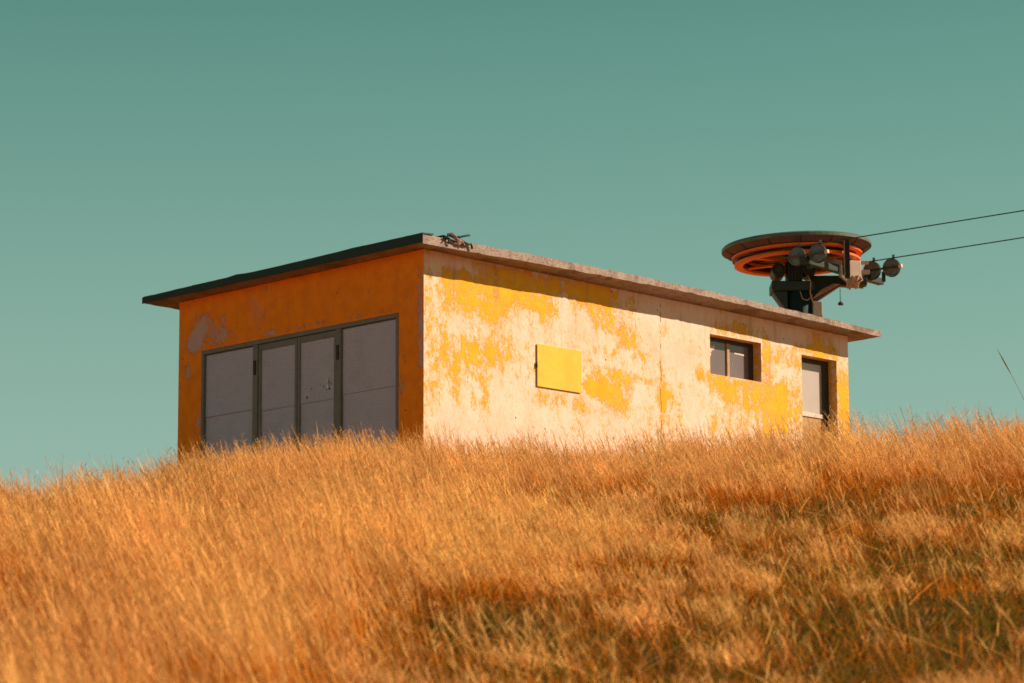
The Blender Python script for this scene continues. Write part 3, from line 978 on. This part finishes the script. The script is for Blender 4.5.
# window
a, b, c, d = WIN
w = MB()
yf = 0.135
w.box(a + .003, b - .003, yf, yf + .05, d - 0.05, d - .003, .003).box(a + .003, b - .003, yf, yf + .05, c + .003, c + 0.028, .003)
w.box(a + .003, a + 0.03, yf, yf + .05, c + 0.028, d - 0.05).box(b - 0.075, b - .003, yf, yf + .05, c + 0.028, d - 0.05, .003)
win = w.build('window', M['dark_frame'], hut)
xm = a + 0.50 * (b - a)
MB().box(xm - 0.024, xm + 0.024, yf - 0.008, yf + 0.03, c + 0.029, d - 0.051, .003).build('mullion', M['mullion'], win)
MB().box(a + 0.03, xm - 0.024, yf + 0.014, yf + 0.02, c + 0.028, d - 0.05).build('pane', M['pane'], win)
MB().box(xm + 0.024, b - 0.075, yf + 0.018, yf + 0.024, c + 0.028, d - 0.05).build('pane', M['pane'], win)
# pale scraps on the glass and a lath behind the second pane
for (x, z, wd, hh, rot) in ((a + 0.205, 2.735, .035, .018, .7), (a + 0.175, 2.70, .02, .03, .3), (a + 0.235, 2.75, .016, .022, -.4), (a + 0.17, 2.655, .012, .025, .2)):
    MB().box(-wd, wd, -0.001, 0.001, -hh, hh, 0, Matrix.Translation((x, yf + 0.012, z)) @ Matrix.Rotation(rot, 4, 'Y')).build('pale_scrap', M['white_box'], win)
MB().box(-0.095, 0.095, -0.001, 0.001, -0.010, 0.010, 0, Matrix.Translation((xm + 0.235, yf + 0.016, 2.715)) @ Matrix.Rotation(0.03, 4, 'Y')).build('tape_strip', M['white_box'], win)
MB().box(-0.003, 0.003, -0.001, 0.001, -0.12, 0.12, 0, Matrix.Translation((xm + 0.10, yf + 0.016, 2.57)) @ Matrix.Rotation(0.3, 4, 'Y')).build('glass_crack', M['mullion'], win)

# entrance door
a, b, c, d = DOOR
yd = 0.14
e = MB()
e.box(a + .003, a + 0.035, yd, yd + .06, c, d - .06).box(b - 0.10, b - .003, yd, yd + .06, c, d - .06, .003).box(a + .003, b - .003, yd, yd + .06, d - 0.06, d - .003, .003)
e.box(b - 0.125, b - 0.101, yd - .012, yd + .04, c, d - .061, .003)
ed = e.build('entrance_door', M['dark_frame'], hut)
MB().box(a + 0.036, b - 0.126, yd + .018, yd + .026, 2.095, d - .061).build('pane', M['door_pane'], ed)
MB().box(a + 0.036, b - 0.126, yd - .005, yd + .03, 2.04, 2.094, .004).build('rail', M['white_box'], ed)
MB().box(a + 0.036, b - 0.126, yd + .010, yd + .03, c, 2.039, .003).build('lower_board', M['sand_panel'], ed)

# ------------------------------------------------------------------ torn cable on the roof edge
ct = MB()
R = random.Random(5)


def cpt(x, dz, y=-0.30):
    x = (x - 0.28) * 0.64 - 0.01
    return (x, y, zt(x, y) + 0.10 + dz * 0.85)


for pts, r in (([cpt(0.28, .0, -.2), cpt(.36, .02), cpt(.43, .0, -.315), cpt(.47, -.06, -.325), cpt(.52, -.07, -.325)], .014),
               ([cpt(.40, -.02, -.32), cpt(.47, .06), cpt(.56, .075, -.31), cpt(.62, .02, -.32), cpt(.68, -.04, -.32)], .012),
               ([cpt(.52, .05, -.28), cpt(.62, .025, -.31), cpt(.78, .0, -.32), cpt(.95, -.035, -.325), cpt(1.02, -.02, -.325), cpt(1.05, -.09, -.325)], .014),
               ([cpt(.66, .04, -.25), cpt(.78, .055, -.29), cpt(.95, .095, -.31), cpt(1.00, .10, -.31)], .013),
               ([cpt(.33, -.01, -.31), cpt(.5, -.02, -.325), cpt(.7, -.03, -.325), cpt(.9, -.05, -.325)], .009),
               ([cpt(.36, -.05, -.322), cpt(.42, .01, -.33), cpt(.50, -.03, -.33)], .010)):
    ct.tube(pts, r, 7)
cto = ct.build('cable_tangle', M['cable'])
tag(cto, 'tangle of torn black cable ends on the concrete roof edge near the corner', 'cable')
cw = MB()
for q in range(4):
    pts = [cpt(.50 + .11 * t + .03 * q, .045 - .05 * t + .02 * math.sin(3 * t + q), -.322 - .006 * q) for t in np.linspace(0, 3, 8)]
    cw.tube(pts[:6], .009, 6)
cw.build('frayed_sheath', M['pink_rag'], cto)

# ------------------------------------------------------------------ lift bullwheel beyond the hut
S_LIFT = 1.126
lx, ly = to_world(0.0840 * 53.0, 53.0)
lz = gz_world(lx, ly)
lift = empty('lift_bullwheel', (lx, ly, lz - 0.03), math.atan2(RT.y, RT.x))
tag(lift, 'ski-lift drive wheel with dark round cover and orange rims on a dark column', 'lift machinery')
lift.scale = (S_LIFT,) * 3
Z0 = (5.927 - (lz - 0.03)) / S_LIFT - 4.90                                                    # local z of world height 0
ROPE = Vector((0.83, -0.556, 0.026)).normalized()         # direction of the two strands (local axes: right, away, up)
NRM = Vector((0.556, 0.83, 0)).normalized()
tilt = Matrix.Translation((0, 0, Z0 + 4.90)) @ Matrix.Rotation(-0.035, 4, 'Y')
R_ROPE = 0.885
# cover: shallow pan with a turned-down rim
MB().lathe([(0.02, -0.080), (0.50, -0.080), (0.930, -0.088), (1.030, -0.022), (1.033, 0.016), (1.015, 0.03), (0.4, 0.10), (0.0, 0.12)], 72, tilt, smooth=False).build('cover', M['cover'], lift)
cov = lift.children[-1]
MB().lathe([(1.033, -0.026), (1.040, -0.020), (1.040, 0.018), (1.022, 0.036), (1.016, 0.033), (1.036, 0.012)], 72, tilt, closed=True, smooth=False).build('cover_rim', M['cover_rim'], cov)
rb = MB()
for q in range(14):
    m = tilt @ Matrix.Rotation(2 * math.pi * q / 14 + .2, 4, 'Z')
    rb.prism([(0.45, -0.079), (0.93, -0.087), (1.025, -0.024), (1.01, -0.040), (0.93, -0.098), (0.45, -0.092)], -0.006, 0.006, m)
rb.build('cover_rib', M['liner'], cov)
# the orange wheel: two rims, dark groove, web ring and spokes
for (r0, r1, za, zb) in ((0.70, 0.905, -0.128, -0.098), (0.755, 0.872, -0.222, -0.192)):
    MB().lathe([(r0, zb), (r1 - .03, zb + .012), (r1, zb), (r1, za), (r1 - .03, za - .012), (r0 + 0.03, za - .008), (r0, za)], 72, tilt, closed=True).build('wheel_rim', M['orange'], lift)
MB().lathe([(0.72, -0.13), (0.835, -0.13), (0.80, -0.16), (0.835, -0.188), (0.72, -0.188)], 72, tilt, closed=True).build('groove_liner', M['liner'], lift)
for q in range(6):
    m = tilt @ Matrix.Rotation(2 * math.pi * q / 6 + 0.55, 4, 'Z')
    MB().box(0.10, 0.76, -0.032, 0.032, -0.205, -0.175, 0.006, m).build('spoke', M['orange'], lift)
MB().lathe([(0.0, -0.10), (0.17, -0.10), (0.17, -0.26), (0.11, -0.30), (0.11, -0.42), (0.0, -0.42)], 32, tilt).build('hub', M['machine'], lift)


def W(lat, z, y=0.0):
    return Vector((lat, y, Z0 + z))


# column, head and gearbox
MB().lathe([(0.0, Z0 - 0.1), (0.185, Z0 - 0.1), (0.185, Z0 + 4.30), (0.0, Z0 + 4.30)], 28, Matrix.Translation((0.02, 0, 0)), smooth=True).build('column', M['machine'], lift)
hd = MB().box(-0.37, 0.22, -0.24, 0.24, Z0 + 4.27, Z0 + 4.40, 0.012)
hd.prism([(-0.35, Z0 + 4.265), (-0.15, Z0 + 3.98), (-0.15, Z0 + 4.265)], -0.16, -0.12)
hd.prism([(-0.35, Z0 + 4.265), (-0.15, Z0 + 3.98), (-0.15, Z0 + 4.265)], 0.12, 0.16)
hd.prism([(-0.35, Z0 + 4.26), (-0.17, Z0 + 4.0), (-0.17, Z0 + 4.26)], -0.119, 0.119)
hd.build('head_frame', M['machine'], lift)
gb = MB().box(-0.15, 0.06, -0.18, 0.18, Z0 + 4.401, Z0 + 4.66, 0.01)
for q in range(5):
    x = -0.135 + q * 0.044
    gb.box(x, x + 0.018, -0.21, -0.179, Z0 + 4.41, Z0 + 4.65)
gear = gb.build('gearbox', M['machine'], lift)
rv = MB()
for q in range(4):
    x = -0.112 + q * 0.044
    rv.box(x, x + 0.014, -0.187, -0.179, Z0 + 4.42, Z0 + 4.64)
rv.build('cooling_fin', M['hinge'], gear)
for (x, z, r) in ((-0.27, 4.555, 0.095), (0.155, 4.59, 0.11)):
    m = Matrix.Translation((x, -0.02, Z0 + z)) @ Matrix.Rotation(math.pi / 2, 4, 'X')
    mo = MB().lathe([(0, 0.24), (r * .5, 0.24), (r * .55, 0.22), (r * .9, 0.22), (r, 0.19), (r, -0.2), (0, -0.2)], 26, m).build('motor', M['machine'], lift)
    MB().lathe([(r * .72, 0.222), (r * .92, 0.222), (r * .92, 0.236), (r * .72, 0.236)], 26, m, closed=True).build('motor_ring', M['rubber'], mo)
# tapering bracket to the right
br = MB()
br.prism([(0.16, Z0 + 4.13), (0.28, Z0 + 4.17), (0.60, Z0 + 4.38), (0.93, Z0 + 4.36), (0.93, Z0 + 4.46), (0.60, Z0 + 4.52), (0.20, Z0 + 4.52)], 0.02, 0.16)
br.build('bracket', M['machine'], lift)
MB().beam(W(.20, 4.15, -0.05), W(.60, 4.385, -0.02), .06, .03, .004).build('brace', M['cover'], lift)
wr = MB()
for q in range(3):
    wr.tube([W(.20 + .02 * q, 4.17 + .02 * q, -.09), W(.34, 4.25 + .025 * q, -.10), W(.50, 4.34 + .02 * q, -.08), W(.58, 4.38, -.06)], .007, 6)
wr.tube([W(.13, 4.50, -.19), W(.17, 4.38, -.24), W(.16, 4.22, -.23), W(.20, 4.10, -.2)], .008, 6)
wr.tube([W(.02, 4.25, -.25), W(.05, 4.14, -.26), W(.12, 4.12, -.25), W(.19, 4.2, -.2)], .006, 6)
wr.build('wiring', M['pale_cable'], lift)
# cross arm carrying the two sheave pairs
MB().beam(Vector((-0.02, -1.18, Z0 + 4.50)), Vector((1.24, 0.70, Z0 + 4.56)), .10, .09, .008).build('cross_arm', M['machine'], lift)
MB().beam(W(.17, 4.715, -.46), W(.585, 4.60, -.40), .08, .075, .006).build('arm_beam', M['grey_steel'], lift)
MB().beam(W(.34, 4.79, -.40), W(.60, 4.735, -.36), .06, .035, .004).build('arm_beam', M['grey_steel'], lift)
MB().box(.545, .585, -.45, -.36, Z0 + 4.42, Z0 + 4.60, .004).build('arm_post', M['grey_steel'], lift)
MB().beam(W(.56, 4.44, -.40), W(.74, 4.30, -.35), .05, .03, .004).build('arm_beam', M['grey_steel'], lift)
mst = MB().box(.60, .665, -.76, -.66, Z0 + 4.34, Z0 + 4.87, .004).build('mast_plate', M['liner'], lift)
MB().box(.582, .599, -.76, -.70, Z0 + 4.36, Z0 + 4.87, .003).build('edge_strip', M['grey_steel'], mst)  # pale strip put in for the lit edge of the plate
rz = Matrix.Translation((.745, -.28, Z0 + 4.53)) @ Matrix.Rotation(0.30, 4, 'Z')
bxo = MB().box(-.092, .092, -.09, .09, -.125, .125, .008, rz).build('control_box', M['white_box'], lift)
bu = MB()
R = random.Random(21)
for q in range(12):
    x = .65 + .017 * q
    p0 = W(x, 4.44, -.36 + R.uniform(-.03, .03))
    p1 = W(x + R.uniform(-.04, .05), 4.38, -.38)
    p2 = W(x + R.uniform(-.05, .04), 4.34 + R.uniform(-.03, .03), -.37)
    p3 = W(.71 + R.uniform(-.05, .10), 4.27 + R.uniform(-.02, .05), -.33)
    bu.tube([p0, p1, p2, p3], .015, 6)
bu.build('cable_bundle', M['pale_cable'], lift)
MB().box(.86, .985, -.12, -.06, Z0 + 4.655, Z0 + 4.70, .004).build('arm_beam', M['pale_cable'], lift)
MB().box(.86, 1.00, -.10, -.03, Z0 + 4.52, Z0 + 4.575, .004).build('arm_beam', M['grey_steel'], lift)
MB().box(.84, .965, -.08, .10, Z0 + 4.37, Z0 + 4.47, .006).build('junction_box', M['machine'], lift)
MB().box(.205, .33, -.14, .0, Z0 - .1, Z0 + 4.125, .006).build('support_post', M['post'], lift)
hl = MB().tube([W(.585, 4.32, -.1), W(.585, 4.115, -.1)], .005, 6)
hl.lathe([(0, .03), (.022, .028), (.040, 0.0), (.035, -.02), (0, -.026)], 14, Matrix.Translation(W(.59, 4.10, -.1)))
hl.build('hanging_weight', M['hinge'], lift)


def sheave(lat, y, z, r):
    ax = NRM
    q = Vector((0, 0, 1)).rotation_difference(-ax).to_matrix().to_4x4()
    m = Matrix.Translation((lat, y, Z0 + z)) @ q
    s = MB().lathe([(0.0, -0.045), (r * .55, -0.045), (r, -0.03), (r * .93, 0.0), (r, 0.03), (r * .88, 0.032), (r * .80, 0.014), (r * .42, 0.016), (r * .38, 0.034), (r * .2, 0.04), (0, 0.042)], 28, m).build('sheave_wheel', M['sheave'], lift)
    MB().lathe([(r * .90, -0.026), (r * 1.04, -0.026), (r * 1.0, 0), (r * 1.04, 0.026), (r * .90, 0.026)], 28, m, closed=True).build('tyre', M['rubber'], s)
    # rope catcher sticking up behind the wheel
    p = Vector((lat, y, Z0 + z)) + NRM * 0.06
    MB().box(-.018, .018, -.008, .008, r * .3, r * 1.58, .003, Matrix.Translation(p)).build('rope_catcher', M['sheave'], s)


NEAR_T = -NRM * R_ROPE
FAR_T = NRM * R_ROPE
ZR = 4.735                                             # rope plane at the wheel


def on_rope(T, s):
    p = T + ROPE * s
    return Vector((p.x, p.y, Z0 + ZR + p.z + (0.032 if T is FAR_T else -0.036)))


near_s = [(-0.075 - NEAR_T.x) / ROPE.x, (0.19 - NEAR_T.x) / ROPE.x]
far_s = [(1.08 - FAR_T.x) / ROPE.x, (1.335 - FAR_T.x) / ROPE.x]
for s_list, T in ((near_s, NEAR_T), (far_s, FAR_T)):
    P = []
    for s_ in s_list:
        p = on_rope(T, s_)
        sheave(p.x, p.y, p.z - Z0 - 0.135, 0.125)
        P.append(p)
    A, B = P
    dn = -NRM * 0.075
    lo = Vector((0, 0, -0.145))
    bar = MB().beam(A + lo + dn - ROPE * 0.17, B + lo + dn + ROPE * 0.19, .014, .026, .003)
    bar.build('rocker_bar', M['cover'] if T is NEAR_T else M['machine'], lift)
    MB().tube([B + lo + dn + ROPE * 0.15, B + lo + dn + ROPE * .20], .026, 10).build('bar_end', M['white_box'], lift)  # pale tips; the near one paints the lit end of its bar
    mid = (A + B) / 2 + lo
    MB().beam(mid + NRM * .05 + Vector((0, 0, -.02)), mid + NRM * .05 + Vector((0, 0, -.16)), .05, .05, .004, up=(1, 0, 0)).build('rocker_mount', M['machine'], lift)

# the rope: one loop round the wheel, two strands leaving to the right
pts = []
for s_ in (70, 40, 20, 10, 5, 2, 0):
    pts.append(on_rope(NEAR_T, s_))
a0 = math.atan2(NEAR_T.y, NEAR_T.x)
for q in range(1, 24):
    an = a0 - math.pi * q / 24
    pts.append(Vector((R_ROPE * math.cos(an), R_ROPE * math.sin(an), Z0 + ZR - 0.036 + 0.068 * q / 24)))
for s_ in (0, 2, 5, 10, 20, 40, 70):
    pts.append(on_rope(FAR_T, s_))
mw = Matrix.Translation((lx, ly, lz - 0.03)) @ Matrix.Rotation(math.atan2(RT.y, RT.x), 4, 'Z') @ Matrix.Diagonal((S_LIFT, S_LIFT, S_LIFT, 1))
rope = MB().tube([mw @ p for p in pts], 0.0095, 8).build('haul_rope', M['rope'])
tag(rope, 'dark steel haul rope looped round the orange wheel, both strands running off to the right', 'cable')


# ------------------------------------------------------------------ single weeds that stand out of the grass
def stalk(name, u, d, h, lean, label, head, material, group=None, spread=0.05, n=1, seed=0):
    R = random.Random(seed)
    x, y = to_world(u, d)
    root = empty(name, (x, y, gz_world(x, y) - 0.02), math.atan2(RT.y, RT.x))
    tag(root, label, 'weed', group)
    for q in range(n):
        l = lean + R.uniform(-.12, .12) * (n > 1)
        hh = h * (1 if n == 1 else R.uniform(.65, 1.0))
        x0 = R.uniform(-spread, spread)
        y0 = R.uniform(-spread, spread)
        ps = [(x0 - hh * (l * t + .12 * t * t), y0, hh * t) for t in np.linspace(0, 1, 7)]
        st = MB().tube(ps, .0032, 5, True, .0018).build('stem', material, root)
        hd = MB()
        hp = [(x0 - hh * (l * t + .12 * t * t), y0, hh * t) for t in np.linspace(1 - head / hh, 1.0, 6)]
        for k in range(5):
            hd.tube([hp[k], hp[k + 1]], (.003, .0055, .007, .006, .004)[k], 6, True, (.0055, .007, .006, .004, .0015)[k])
        hd.build('seed_head', material, root)
    return root


M['weed'] = worn('dead_weed', (0.19, 0.14, 0.10), (0.26, 0.17, 0.10), 20, 0.9)
M['weed_red'] = worn('dead_dock', (0.20, 0.075, 0.03), (0.14, 0.05, 0.025), 20, 0.9)
stalk('weed_stalk', 5.32, 33.5, 0.92 - gz_world(*to_world(5.32, 33.5)), 0.30, 'tall dark dead stalk rising above the grass at the right edge against the sky', .24, M['weed'], seed=1)
stalk('weed_stalk', 5.50, 33.6, 0.76 - gz_world(*to_world(5.50, 33.6)), 0.30, 'shorter dark stalk cut by the right edge of the photo, beside the taller one', .2, M['weed'], seed=2)
stalk('dead_weed', 4.12, 44.6, 1.15, 0.25, 'clump of dead brown weeds in front of the entrance door', .12, M['weed'], spread=.12, n=9, seed=3)
stalk('dock_weed', 2.35, 35.3, 0.62, 0.30, 'rusty dock weed with dark seed heads below the small window', .10, M['weed_red'], spread=.10, n=4, seed=4)

# ------------------------------------------------------------------ light
AZ = math.radians(48.0)
EL = math.radians(34.0)
SUN = Vector((math.sin(AZ) * math.cos(EL), -math.cos(AZ) * math.cos(EL), math.sin(EL)))
sl = bpy.data.lights.new('sun', 'SUN')
sl.energy = 5.0
sl.angle = math.radians(0.5)
sl.color = (1.0, 0.76, 0.54)
so = bpy.data.objects.new('sun', sl)
so.rotation_euler = SUN.to_track_quat('Z', 'Y').to_euler()
so.location = (20, -20, 30)
COL.objects.link(so)

HAZE = (3.1, 4.15, 3.75, 1)
wd = bpy.data.worlds.new('World')
scene.world = wd
wd.use_nodes = True
nt = wd.node_tree
nt.nodes.clear()
sky = nt.nodes.new('ShaderNodeTexSky')
sky.sky_type = 'NISHITA'
sky.sun_disc = False
sky.sun_elevation = EL
sky.sun_rotation = math.atan2(SUN.x, SUN.y)
sky.altitude = 1500
sky.air_density = 1.0
sky.dust_density = 2.0
sky.ozone_density = 1.5
mul = nt.nodes.new('ShaderNodeMix')
mul.data_type = 'RGBA'
mul.blend_type = 'MULTIPLY'
mul.inputs[0].default_value = 1.0
mul.inputs[7].default_value = (0.58, 0.93, 0.48, 1)
# pale air towards the horizon, deeper sky overhead
tc = nt.nodes.new('ShaderNodeTexCoord')
sep = nt.nodes.new('ShaderNodeSeparateXYZ')
nt.links.new(tc.outputs['Generated'], sep.inputs[0])
ramp = nt.nodes.new('ShaderNodeMapRange')
ramp.interpolation_type = 'SMOOTHSTEP'
for i_, v_ in ((1, 0.30), (2, 0.02), (3, 0.0), (4, 1.0)):
    ramp.inputs[i_].default_value = v_
nt.links.new(sep.outputs[2], ramp.inputs[0])
hz = nt.nodes.new('ShaderNodeMix')
hz.data_type = 'RGBA'
hz.inputs[7].default_value = HAZE
nt.links.new(ramp.outputs[0], hz.inputs[0])
zen = nt.nodes.new('ShaderNodeMapRange')
for i_, v_ in ((1, 0.26), (2, 0.52), (3, 1.0), (4, 0.12)):
    zen.inputs[i_].default_value = v_
nt.links.new(sep.outputs[2], zen.inputs[0])
dim = nt.nodes.new('ShaderNodeMix')
dim.data_type = 'RGBA'
dim.blend_type = 'MULTIPLY'
dim.inputs[0].default_value = 1.0
nt.links.new(zen.outputs[0], dim.inputs[7])
bg = nt.nodes.new('ShaderNodeBackground')
bg.inputs[1].default_value = 0.0745
wo = nt.nodes.new('ShaderNodeOutputWorld')
nt.links.new(sky.outputs[0], mul.inputs[6])
nt.links.new(mul.outputs[2], hz.inputs[6])
nt.links.new(hz.outputs[2], dim.inputs[6])
nt.links.new(dim.outputs[2], bg.inputs[0])
nt.links.new(bg.outputs[0], wo.inputs[0])

# ------------------------------------------------------------------ camera
cd = bpy.data.cameras.new('camera')
cd.sensor_width = 36
cd.lens = F_PX * 36 / 1024
cd.clip_start = 0.1
cd.clip_end = 3000
cd.dof.use_dof = True
cd.dof.focus_distance = 41.5
cd.dof.aperture_fstop = 4.6
cam = bpy.data.objects.new('camera', cd)
up0 = Vector((0, 0, 1))
f3 = FW * math.cos(TILT) + up0 * math.sin(TILT)
u3 = -FW * math.sin(TILT) + up0 * math.cos(TILT)
cr, sr = math.cos(ROLL), math.sin(ROLL)
r2 = RT * cr + u3 * sr
u2 = u3 * cr - RT * sr
cam.matrix_world = Matrix.Translation(CAM) @ Matrix((r2, u2, -f3)).transposed().to_4x4()
COL.objects.link(cam)
scene.camera = cam

scene.view_settings.view_transform = 'Standard'
scene.view_settings.look = 'None'
scene.view_settings.gamma = 1.0
scene.view_settings.exposure = 0.68
scene.cycles.max_bounces = 6
scene.cycles.diffuse_bounces = 4
scene.cycles.use_denoising = True
scene.cycles.denoising_prefilter = 'NONE'
scene.cycles.use_adaptive_sampling = False
scene.cycles.sample_clamp_indirect = 4.0
scene.cycles.pixel_filter_type = 'BLACKMAN_HARRIS'
scene.cycles.filter_width = 1.6
